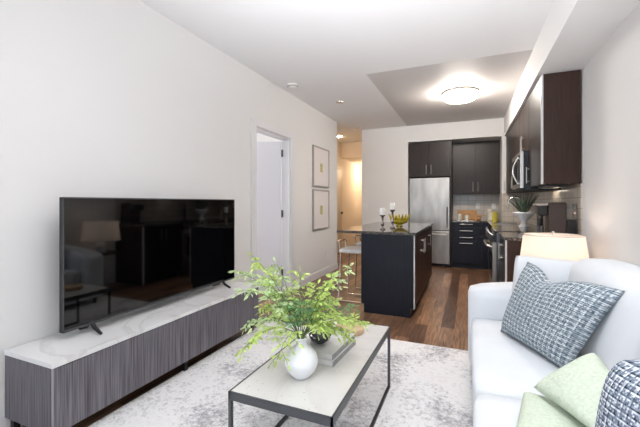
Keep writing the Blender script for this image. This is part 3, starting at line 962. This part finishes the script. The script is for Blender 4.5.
for k in range(18):
    a = 2 * PI * k / 18; bm = B()
    d = Vector((math.cos(a), math.sin(a), 0)); s_ = Vector((-d.y, d.x, 0))
    rr = [(0.095, 0.050, 0.018), (0.118, 0.100, 0.020), (0.135, 0.140, 0.013), (0.145, 0.165, 0.002)]
    prev = None
    for r0, z0, w0 in rr:
        cur = [bm.verts.new(d * (r0 + o_) + s_ * w_ + Vector((0, 0, z0))) for o_, w_ in ((0, -w0), (0.006, 0), (0, w0), (-0.004, 0))]
        if prev:
            for q in range(4): bm.faces.new((prev[q], prev[(q + 1) % 4], cur[(q + 1) % 4], cur[q]))
        else: bm.faces.new(cur)
        prev = cur
    bm.faces.new(prev)
    link('petal', bm, M['yglass'], t, smooth=True)

# ------------------------------------------------------------------ fridge and alcove
t = thing('refrigerator', 'stainless steel refrigerator with bottom freezer in the alcove', 'refrigerator', (-0.71, 7.5, 0))
FX0, FX1 = -1.085, -0.325
link('body', BX(FX0 + 0.01, FX1 - 0.005, 7.22, 7.86, 0.03, 1.735), M['steel_dark'], t)
d = link('door', BX(FX0, FX1, 7.14, 7.215, 0.72, 1.745), M['steel'], t, bevel=0.006)
link('handle', bar_handle('z', (FX1 - 0.045, 7.14, 0.98), 0.40, (0, -0.045, 0), 0.011), M['steel_dark'], d)
d = link('freezer_drawer', BX(FX0, FX1, 7.14, 7.215, 0.07, 0.70), M['steel'], t, bevel=0.006)
link('handle', bar_handle('x', ((FX0 + FX1) / 2 + 0.02, 7.14, 0.645), 0.60, (0, -0.05, 0), 0.013), M['nickel'], d)
bm = B(); box(bm, FX0 + 0.02, FX1 - 0.02, 7.19, 7.24, 0.02, 0.068)
for x in (FX0 + 0.06, FX1 - 0.09): box(bm, x, x + 0.03, 7.18, 7.21, 0, 0.03)
link('kick_grille', bm, M['blackm'], t)

t = thing('tall_side_panel', 'dark full height panel standing right of the refrigerator', 'panel', (-0.30, 7.5, 0))
link('panel', BX(-0.316, -0.291, 7.13, 7.88, 0, 2.455), M['esp'], t)

def wall_cabinet(name, label, x0, x1, yf, yb, z0, z1, doors, loc, horiz=0.0):
    t = thing(name, label, 'cabinet', ((x0 + x1) / 2, (yf + yb) / 2, z0), 0, 'kitchen wall cabinets')
    link('body', BX(x0, x1, yf + 0.021, yb, z0, z1), M['esp'], t)
    n = doors; w = (x1 - x0) / n
    for k in range(n):
        a, b = x0 + w * k, x0 + w * (k + 1)
        d = link('door', BX(a + 0.002, b - 0.002, yf, yf + 0.02, z0, z1 - 0.003), M['esp'], t, bevel=0.001)
        hx_ = (b - 0.045) if k == 0 else (a + 0.045)
        link('handle', bar_handle('z', (hx_, yf, z0 + 0.14), 0.19, (0, -0.03, 0)), M['nickel'], d)
    return t
wall_cabinet('wall_cabinet', 'dark two door cabinet directly above the refrigerator', -1.10, -0.318, 7.12, 7.88, 1.765, 2.45, 2, 0)
wall_cabinet('wall_cabinet', 'dark two door cabinet above the jars and cutting board', -0.289, 0.56, 7.50, 7.88, 1.43, 2.46, 2, 0)

t = thing('base_cabinet', 'dark base cabinet with three drawers over a deep one beside the refrigerator', 'cabinet', (0, 7.5, 0), 0, 'kitchen base cabinets')
link('body', BX(-0.288, 0.555, 7.222, 7.88, 0.10, 0.878), M['esp'], t)
link('toe_kick', BX(-0.288, 0.36, 7.25, 7.40, 0, 0.10), M['espdark'], t)
zs = [(0.785, 0.876), (0.655, 0.781), (0.53, 0.651), (0.105, 0.526)]
for (a, b), hz in zip(zs, (0.845, 0.72, 0.595, 0.485)):
    d = link('drawer', BX(-0.286, 0.235, 7.20, 7.22, a, b), M['espdark'], t, bevel=0.001)
    link('handle', bar_handle('x', (-0.035, 7.20, hz), 0.23, (0, -0.03, 0)), M['nickel'], d)
link('filler_panel', BX(0.237, 0.36, 7.20, 7.22, 0.105, 0.876), M['espdark'], t)

# L shaped worktops
tag(link('worktop', BX(-0.289, 0.562, 7.18, 7.89, 0.88, 0.91), M['granite'], bevel=0.002), 'dark granite worktop in the alcove beside the refrigerator', 'worktop')
RXF, RXB = 0.335, XR - 0.012
RA, RB_, RC, RD = 3.80, 4.53, 5.31, 7.08
bm = B()
SK = (0.38, 0.72, 5.85, 6.45)
box(bm, RXF - 0.02, RXB, RC + 0.004, SK[2], 0.89, 0.92)
box(bm, RXF - 0.02, RXB, SK[3], RD, 0.89, 0.92)
box(bm, RXF - 0.02, SK[0], SK[2], SK[3], 0.89, 0.92)
box(bm, SK[1], RXB, SK[2], SK[3], 0.89, 0.92)
tag(link('worktop', bm, M['granite']), 'dark granite worktop around the sink beyond the range', 'worktop')
tag(link('worktop', BX(RXF - 0.02, RXB, RA - 0.015, RB_ - 0.004, 0.89, 0.92), M['granite'], bevel=0.002), 'dark granite worktop under the coffee maker at the near end', 'worktop')
# sink
t = thing('kitchen_sink', 'stainless undermount sink below the curved tap', 'sink', (0.55, 6.15, 0.72))
bm = B()
x0, x1, y0, y1 = SK; g = 0.008
box(bm, x0, x1, y0, y1, 0.72, 0.73)
box(bm, x0, x0 + g, y0, y1, 0.73, 0.915); box(bm, x1 - g, x1, y0, y1, 0.73, 0.915)
box(bm, x0 + g, x1 - g, y0, y0 + g, 0.73, 0.915); box(bm, x0 + g, x1 - g, y1 - g, y1, 0.73, 0.915)
link('basin', bm, M['steel'], t)
link('drain', lathe(B(), [(0, 0), (0.035, 0), (0.035, 0.004), (0, 0.004)], (0.55, 6.15, 0.73), 16), M['chrome'], t)
t = thing('kitchen_faucet', 'chrome gooseneck kitchen faucet behind the spiky plant', 'faucet', (0.77, 6.15, 0.921))
bm = B()
arc = [(0.80 + 0.0 - 0.095 + 0.095 * math.cos(a), 6.15, 1.25 + 0.095 * math.sin(a)) for a in [PI * k / 12 for k in range(13)]]
arc = [(x - 0.03, y, z) for x, y, z in arc]
tube(bm, [(0.77, 6.15, 0.94)] + arc + [(arc[-1][0] - 0.006, 6.15, 1.20)], 0.013, 12)
link('spout', bm, M['chrome'], t, smooth='auto')
link('spray_head', tube(B(), [(arc[-1][0] - 0.006, 6.15, 1.21), (arc[-1][0] - 0.01, 6.15, 1.15)], [0.016, 0.018], 12), M['nickel'], t, smooth='auto')
link('mount', lathe(B(), [(0, 0), (0.028, 0), (0.028, 0.01), (0.018, 0.03), (0, 0.03)], (0.77, 6.15, 0.921), 18), M['chrome'], t, smooth='auto')
link('lever', tube(B(), [(0.77, 6.165, 0.97), (0.77, 6.22, 1.0)], 0.006, 8), M['chrome'], t)

# right base cabinets
def base_run(y0, y1, label, nd, hside, panel=False, cut=False):
    t = thing('base_cabinet', label, 'cabinet', ((RXF + RXB) / 2, (y0 + y1) / 2, 0), 0, 'kitchen base cabinets')
    ya = y0 + (0.021 if panel else 0.001)
    if cut:
        bm = B(); box(bm, RXF + 0.021, RXB, ya, y1, 0.10, 0.71)
        box(bm, RXF + 0.021, RXF + 0.04, ya, y1, 0.71, 0.888)
    else: bm = BX(RXF + 0.021, RXB, ya, y1, 0.10, 0.888)
    link('body', bm, M['esp'], t)
    link('toe_kick', BX(RXF + 0.06, RXB, ya, y1, 0, 0.10), M['espdark'], t)
    w = (y1 - ya) / nd
    for k in range(nd):
        a, b = ya + w * k, ya + w * (k + 1)
        d = link('door', BX(RXF, RXF + 0.02, a + 0.002, b - 0.002, 0.105, 0.885), M['espdark'], t, bevel=0.001)
        link('handle', bar_handle('z', (RXF, (b - 0.05) if k % 2 == 0 else (a + 0.05), 0.74), 0.17, (-0.03, 0, 0)), M['nickel'], d)
    if panel:
        link('end_panel', BX(RXF + 0.012, RXB, y0, y0 + 0.02, 0.0, 0.888), M['espside'], t)
        link('edge_strip', BX(RXF - 0.004, RXF + 0.012, y0 - 0.001, y0 + 0.02, 0.0, 0.888), M['edge'], t, label='pale vertical edge strip')
base_run(RA, RB_ - 0.004, 'brown ended base cabinet under the coffee maker', 2, 0, True)
base_run(RC + 0.004, RD, 'dark base cabinet below the sink', 3, 0, False, True)

# upper cabinets on right wall
UXF = 0.632
def upper_run(y0, y1, z0, z1, label, nd, panel=False, hz=None):
    t = thing('wall_cabinet', label, 'cabinet', ((UXF + RXB) / 2, (y0 + y1) / 2, z0), 0, 'kitchen wall cabinets')
    ya = y0 + (0.021 if panel else 0.001)
    link('body', BX(UXF + 0.021, RXB, ya, y1, z0, z1), M['esp'], t)
    w = (y1 - ya) / nd
    for k in range(nd):
        a, b = ya + w * k, ya + w * (k + 1)
        d = link('door', BX(UXF, UXF + 0.02, a + 0.002, b - 0.002, z0, z1 - 0.003), M['esp'], t, bevel=0.001)
        link('handle', bar_handle('z', (UXF, (b - 0.05) if k % 2 == 0 else (a + 0.05), z0 + 0.13), 0.18, (-0.03, 0, 0)), M['nickel'], d)
    if panel:
        link('end_panel', BX(UXF + 0.014, RXB, y0, y0 + 0.02, z0 - 0.004, z1), M['espside'], t)
        link('edge_strip', BX(UXF - 0.003, UXF + 0.014, y0 - 0.001, y0 + 0.02, z0 - 0.004, z1), M['edge'], t, label='pale vertical edge strip')
upper_run(RA, RB_ - 0.003, 1.43, 2.45, 'brown ended wall cabinet nearest the living room', 1, True)
upper_run(RB_, RC, 1.845, 2.45, 'short dark wall cabinet directly above the microwave', 2)
upper_run(RC + 0.003, RD - 0.002, 1.43, 2.45, 'dark wall cabinet between microwave and corner', 3)

# microwave
t = thing('microwave', 'stainless over the range microwave with curved handle', 'microwave', (0.73, 4.92, 1.40))
MX = 0.545
link('body', BX(MX + 0.035, RXB, RB_ + 0.004, RC - 0.004, 1.405, 1.84), M['black'], t)
link('side_panel', BX(MX + 0.001, MX + 0.033, RB_ + 0.001, RB_ + 0.0045, 1.42, 1.838), M['nickel'], t)
d = link('door', BX(MX, MX + 0.034, RB_ + 0.005, RC - 0.006, 1.42, 1.838), M['steel'], t, bevel=0.004)
link('door_window', BX(MX - 0.002, MX, RB_ + 0.22, RC - 0.05, 1.48, 1.78), M['bglass'], d)
hp = [(MX - 0.055 * math.sin(PI * k / 10), RB_ + 0.17, 1.47 + 0.32 * k / 10) for k in range(11)]
link('handle', tube(B(), hp, 0.010, 10), M['chrome'], d, smooth='auto')
link('control_panel', BX(MX - 0.002, MX, RB_ + 0.02, RB_ + 0.13, 1.48, 1.80), M['bglass'], t)
link('vent_base', BX(MX + 0.005, RXB, RB_ + 0.004, RC - 0.004, 1.395, 1.404), M['blackm'], t)
# slim under-cabinet light near end
t = thing('under_cabinet_light', 'slim black unlit light bar under the nearest wall cabinet', 'light', (0.75, 4.16, 1.40))
link('housing', BX(0.70, 0.86, 3.90, 4.42, 1.404, 1.4295), M['black'], t, bevel=0.002)
link('diffuser', BX(0.72, 0.84, 3.93, 4.40, 1.4015, 1.404), M['bglass'], t)
light('under_cabinet_glow', 'AREA', (0.88, 4.75, 1.39), 0.35, (1.0, 0.86, 0.68), (0, 0, 0), 0.08, 0.3)

# range
t = thing('kitchen_range', 'stainless freestanding range with black glass top below the microwave', 'range', (0.6, 4.92, 0))
RGX = 0.262
link('body', BX(RGX + 0.045, RXB, RB_ + 0.0, RC, 0.06, 0.90), M['steel_dark'], t)
link('cooktop', BX(RGX + 0.03, RXB - 0.002, RB_ - 0.001, RC + 0.001, 0.902, 0.925), M['bglass'], t, bevel=0.003)
bm = B()
vs = []
for y in (RB_ + 0.001, RC - 0.001):
    vs.append([bm.verts.new(p) for p in ((RGX + 0.04, y, 0.80), (RGX - 0.03, y, 0.80), (RGX - 0.015, y, 0.84), (RGX + 0.04, y, 0.915))])
for q in range(4): bm.faces.new((vs[0][q], vs[0][(q + 1) % 4], vs[1][(q + 1) % 4], vs[1][q]))
bm.faces.new(vs[0]); bm.faces.new(vs[1][::-1])
cp = link('control_panel', bm, M['black'], t)
for k in range(5):
    y = RB_ + 0.09 + 0.15 * k
    link('knob', tube(B(), [(RGX + 0.005, y, 0.872), (RGX - 0.035, y, 0.902)], [0.024, 0.019], 14), M['chrome'], cp, smooth='auto')
d = link('oven_door', BX(RGX, RGX + 0.044, RB_ + 0.003, RC - 0.003, 0.25, 0.79), M['steel'], t, bevel=0.003)
link('door_window', BX(RGX - 0.002, RGX, RB_ + 0.1, RC - 0.1, 0.34, 0.66), M['bglass'], d)
link('handle', tube(B(), [(RGX, RB_ + 0.05, 0.73), (RGX - 0.05, RB_ + 0.06, 0.745), (RGX - 0.06, RB_ + 0.2, 0.75), (RGX - 0.06, RC - 0.2, 0.75), (RGX - 0.05, RC - 0.06, 0.745), (RGX, RC - 0.05, 0.73)], 0.013, 10), M['nickel'], d, smooth='auto')
link('bottom_drawer', BX(RGX, RGX + 0.044, RB_ + 0.003, RC - 0.003, 0.07, 0.24), M['steel'], t, bevel=0.003)
for x in (RGX + 0.1, RXB - 0.1):
    for y in (RB_ + 0.08, RC - 0.08): link('foot', tube(B(), [(x, y, 0), (x, y, 0.06)], 0.015, 10), M['black'], t)

# backsplash
struct('wall_tile_right', BX(XR - 0.011, XR, RA, RD + 0.02, 0.921, 1.428), M['tile_x'])
struct('wall_tile_back', BX(-0.290, AX1, 7.889, 7.9, 0.911, 1.43), M['tile_y'])
struct('wall_tile_corner', BX(AX1, XR - 0.011, YB - 0.010, YB, 0.921, 1.428), M['tile_y'])

# coffee maker
t = thing('coffee_maker', 'brown single cup coffee maker with clear water tank on the near worktop', 'coffee maker', (0.76, 3.98, 0.921))
ky0, ky1 = 3.87, 4.07
link('body', BX(0.70, 0.845, ky0, ky1, 0.945, 1.255), M['brownp'], t, bevel=0.012)
link('base', BX(0.60, 0.92, ky0, ky1, 0.921, 0.944), M['black'], t, bevel=0.004)
link('brew_head', BX(0.615, 0.699, ky0 + 0.01, ky1 - 0.01, 1.13, 1.225), M['black'], t, bevel=0.01)
link('lid', BX(0.595, 0.70, ky0 + 0.005, ky1 - 0.005, 1.226, 1.245), M['steel'], t, bevel=0.006)
link('nozzle', tube(B(), [(0.65, 3.97, 1.129), (0.65, 3.97, 1.10)], [0.03, 0.015], 14), M['chrome'], t)
link('water_tank', BX(0.847, 0.925, ky0 + 0.02, ky1 - 0.02, 1.10, 1.24), M['clear'], t, bevel=0.006)
link('tank_base', BX(0.847, 0.925, ky0 + 0.01, ky1 - 0.01, 0.945, 1.098), M['black'], t, bevel=0.004)
tag(link('glass', lathe(B(), [(0, 0), (0.025, 0), (0.032, 0.08), (0.030, 0.08), (0.023, 0.004), (0, 0.004)], (0.65, 3.97, 0.9445), 18), M['clear'], smooth='auto'),
    'small clear glass under the coffee maker nozzle', 'glass')
tag(link('bottle', lathe(B(), [(0, 0), (0.035, 0), (0.036, 0.01), (0.036, 0.18), (0.014, 0.23), (0.013, 0.29), (0.016, 0.29), (0.016, 0.31), (0, 0.31)], (0.84, 5.15, 0.926), 18), M['black'], smooth='auto'),
    'tall black bottle beside the spiky plant', 'bottle')

# planter with spiky plant
PX, PY = 0.70, 5.48
t = thing('planter', 'white footed bowl planter on the worktop holding spiky leaves', 'planter', (PX, PY, 0.921), local=True)
link('pot', lathe(B(), [(0, 0), (0.055, 0), (0.06, 0.01), (0.045, 0.03), (0.032, 0.055), (0.036, 0.085), (0.08, 0.13), (0.125, 0.185), (0.135, 0.205), (0.128, 0.205), (0.075, 0.145), (0, 0.14)], n=32), M['ceramic'], t, smooth=True)
link('soil', lathe(B(), [(0, 0.17), (0.09, 0.168), (0.085, 0.15), (0, 0.15)], n=24), M['soil'], t)
t = thing('spiky_plant', 'dark spiky leaved plant growing in the white footed bowl', 'plant', (PX, PY, 1.091), local=True)
rnd = random.Random(5)
for k in range(22):
    a = 2 * PI * k / 22 + rnd.uniform(-.2, .2); tilt = rnd.uniform(0.1, 0.75); L = rnd.uniform(0.24, 0.36)
    d = Vector((math.cos(a) * math.sin(tilt), math.sin(a) * math.sin(tilt), math.cos(tilt)))
    pts = [d * L * f + Vector((0, 0, -0.03 * f * f * tilt)) for f in (0, 0.25, 0.5, 0.75, 1)]
    link('leaf', tube(B(), pts, [0.010, 0.012, 0.010, 0.006, 0.0008], 5), M['spiky'], t, smooth=True)

# back counter items
t = thing('cutting_board', 'wooden cutting board leaning against the tiles behind the jars', 'board', (-0.06, 7.85, 0.911))
bm = BX(-0.20, 0.17, 7.855, 7.875, 0.912, 1.10)
link('board', bm, M['board'], t, bevel=0.006)
link('handle', BX(0.172, 0.27, 7.855, 7.875, 0.97, 1.01), M['board'], t, bevel=0.006)
for x, r, h, lab in ((-0.155, 0.047, 0.135, 'taller white jar in front of the cutting board'), (-0.025, 0.046, 0.105, 'shorter white jar in front of the cutting board')):
    t = thing('jar', lab, 'jar', (x, 7.62, 0.911), 0, 'jars on the back worktop', local=True)
    link('vessel', lathe(B(), [(0, 0), (r, 0), (r + 0.002, 0.005), (r + 0.002, h - 0.02), (r - 0.004, h - 0.012), (0, h - 0.012)], n=22), M['jar'], t, smooth='auto')
    link('lid', lathe(B(), [(0, h - 0.0118), (r, h - 0.0118), (r, h), (0, h + 0.002)], n=22), M['tan'], t, smooth='auto')
t = thing('wooden_bowl', 'small wooden bowl beside the cutting board handle', 'bowl', (0.19, 7.66, 0.911), local=True)
link('vessel', lathe(B(), [(0, 0), (0.03, 0), (0.05, 0.02), (0.06, 0.05), (0.056, 0.05), (0.045, 0.022), (0, 0.01)], n=22), M['board'], t, smooth=True)
t = thing('canister', 'yellow and white canister in the worktop corner', 'canister', (0.435, 7.50, 0.911), local=True)
link('tin', lathe(B(), [(0, 0), (0.093, 0), (0.095, 0.004), (0.095, 0.165), (0, 0.165)], n=28), M['yellow'], t, smooth='auto')
bm = B()
for k in range(10):
    a0 = math.radians(205 + 5.5 * k); a1 = math.radians(205 + 5.5 * (k + 1))
    p = [bm.verts.new((r_ * math.cos(a), r_ * math.sin(a), z)) for z in (0.004, 0.163) for a in (a0, a1) for r_ in (0.0955, 0.098)]
    for f in ((0, 1, 3, 2), (4, 6, 7, 5), (1, 5, 7, 3), (0, 2, 6, 4)): bm.faces.new([p[i] for i in f])
link('white_label', bm, M['jar'], t)
tag(link('milk_carton', BX(0.36, 0.43, 7.70, 7.78, 0.911, 1.13), M['jar'], bevel=0.01), 'small white container behind the yellow canister', 'container')

def plate(name, lab, cat, loc, face, grp=None):
    t = thing(name, lab, cat, loc, 0, grp)
    x, y, z = loc
    if face == 'x':
        link('cover', BX(x, x + 0.006, y - 0.037, y + 0.037, z - 0.058, z + 0.058), M['plate'], t, bevel=0.002)
        link('socket', BX(x + 0.006, x + 0.009, y - 0.017, y + 0.017, z - 0.034, z + 0.034), M['trim'], t, bevel=0.001)
    else:
        link('cover', BX(x - 0.037, x + 0.037, y - 0.006, y, z - 0.058, z + 0.058), M['plate'], t, bevel=0.002)
        link('socket', BX(x - 0.017, x + 0.017, y - 0.009, y - 0.006, z - 0.034, z + 0.034), M['trim'], t, bevel=0.001)
plate('wall_outlet', 'white wall outlet low on the left wall below the pictures', 'outlet', (XL, 5.70, 0.36), 'x')
plate('light_switch', 'white light switch plate on the wall left of the refrigerator', 'switch', (-1.98, YB, 1.15), 'y')
plate('wall_outlet', 'white wall outlet on the tiles above the cutting board', 'outlet', (0.185, 7.889, 1.19), 'y')
plate('wall_outlet', 'white wall outlet on the tiles behind the canister', 'outlet', (0.48, 7.889, 1.19), 'y')

# ------------------------------------------------------------------ pictures
def picture(z0, z1, lab):
    y0, y1 = 5.08, 5.77
    t = thing('framed_picture', lab, 'picture', (XL, (y0 + y1) / 2, (z0 + z1) / 2), 0, 'framed pictures on the left wall')
    bm = B(); f = 0.022
    for a in ((y0, y1, z0, z0 + f), (y0, y1, z1 - f, z1), (y0, y0 + f, z0 + f, z1 - f), (y1 - f, y1, z0 + f, z1 - f)):
        box(bm, XL + 0.001, XL + 0.03, a[0], a[1], a[2], a[3])
    link('frame', bm, M['frame'], t, bevel=0.001)
    link('mount', BX(XL + 0.001, XL + 0.018, y0 + f, y1 - f, z0 + f, z1 - f), M['mount'], t)
    cy_, cz_ = (y0 + y1) / 2, (z0 + z1) / 2 - 0.01
    link('print', BX(XL + 0.018, XL + 0.0195, cy_ - 0.055, cy_ + 0.055, cz_ - 0.075, cz_ + 0.075), M['print'], t)
picture(1.52, 2.185, 'upper silver framed picture with a small gold print')
picture(0.81, 1.475, 'lower silver framed picture with a small gold print')

# ------------------------------------------------------------------ ceiling fittings
t = thing('ceiling_light', 'round lit glass ceiling light with metal rim over the kitchen', 'light', (-0.10, 5.20, ZC))
c = (-0.10, 5.20, 0)
link('base', lathe(B(), [(0, ZC - 0.001), (0.215, ZC - 0.001), (0.232, ZC - 0.012), (0.232, ZC - 0.032), (0.20, ZC - 0.034), (0, ZC - 0.034)], c, 44), M['nickel'], t, smooth='auto')
link('diffuser', lathe(B(), [(0.21, ZC - 0.035), (0.222, ZC - 0.055), (0.215, ZC - 0.085), (0.18, ZC - 0.112), (0.10, ZC - 0.128), (0, ZC - 0.132)], c, 44), M['diffuser'], t, smooth=True)
t = thing('smoke_detector', 'white round smoke detector on the ceiling by the left wall', 'smoke detector', (-2.10, 4.03, ZC))
link('housing', lathe(B(), [(0, 0), (0.07, 0), (0.068, -0.02), (0.055, -0.038), (0.03, -0.045), (0, -0.046)], (-2.10, 4.03, ZC - 0.0005), 28), M['plate'], t, smooth='auto')
link('sensor_ring', lathe(B(), [(0.058, -0.022), (0.0715, -0.018), (0.071, -0.026), (0.06, -0.034)], (-2.10, 4.03, ZC - 0.0005), 28), M['frame'], t)
for x, y, lab in ((-1.80, 5.0, 'small round ceiling cover nearer the smoke detector'), (-2.10, 6.85, 'small round ceiling cover near the hallway entrance')):
    t = thing('ceiling_disc', lab, 'ceiling cover', (x, y, ZC), 0, 'round covers on the ceiling')  # plain unlit ceiling disc, not a speaker
    link('cover', lathe(B(), [(0, 0), (0.06, 0), (0.058, -0.008), (0.04, -0.012), (0, -0.012)], (x, y, ZC - 0.0005), 24), M['nickel'], t, smooth='auto')
t = thing('hall_light', 'round lit fitting on the hallway ceiling', 'light', (-2.72, 7.55, ZC))
link('diffuser', lathe(B(), [(0, 0), (0.05, 0), (0.05, -0.012), (0, -0.015)], (-2.74, 7.6, ZC - 0.0005), 20), M['spot'], t)
light('hall_inner_light', 'POINT', (-2.5, 9.9, 2.15), 20, (1.0, 0.77, 0.54), radius=0.06)
light('bedroom_fill', 'AREA', (-5.0, 3.6, 1.5), 75, (0.92, 0.95, 1.0), (0, -PI / 2, 0), 1.8, 1.8)  # added fill to brighten the open door leaf; bedroom shell has no window
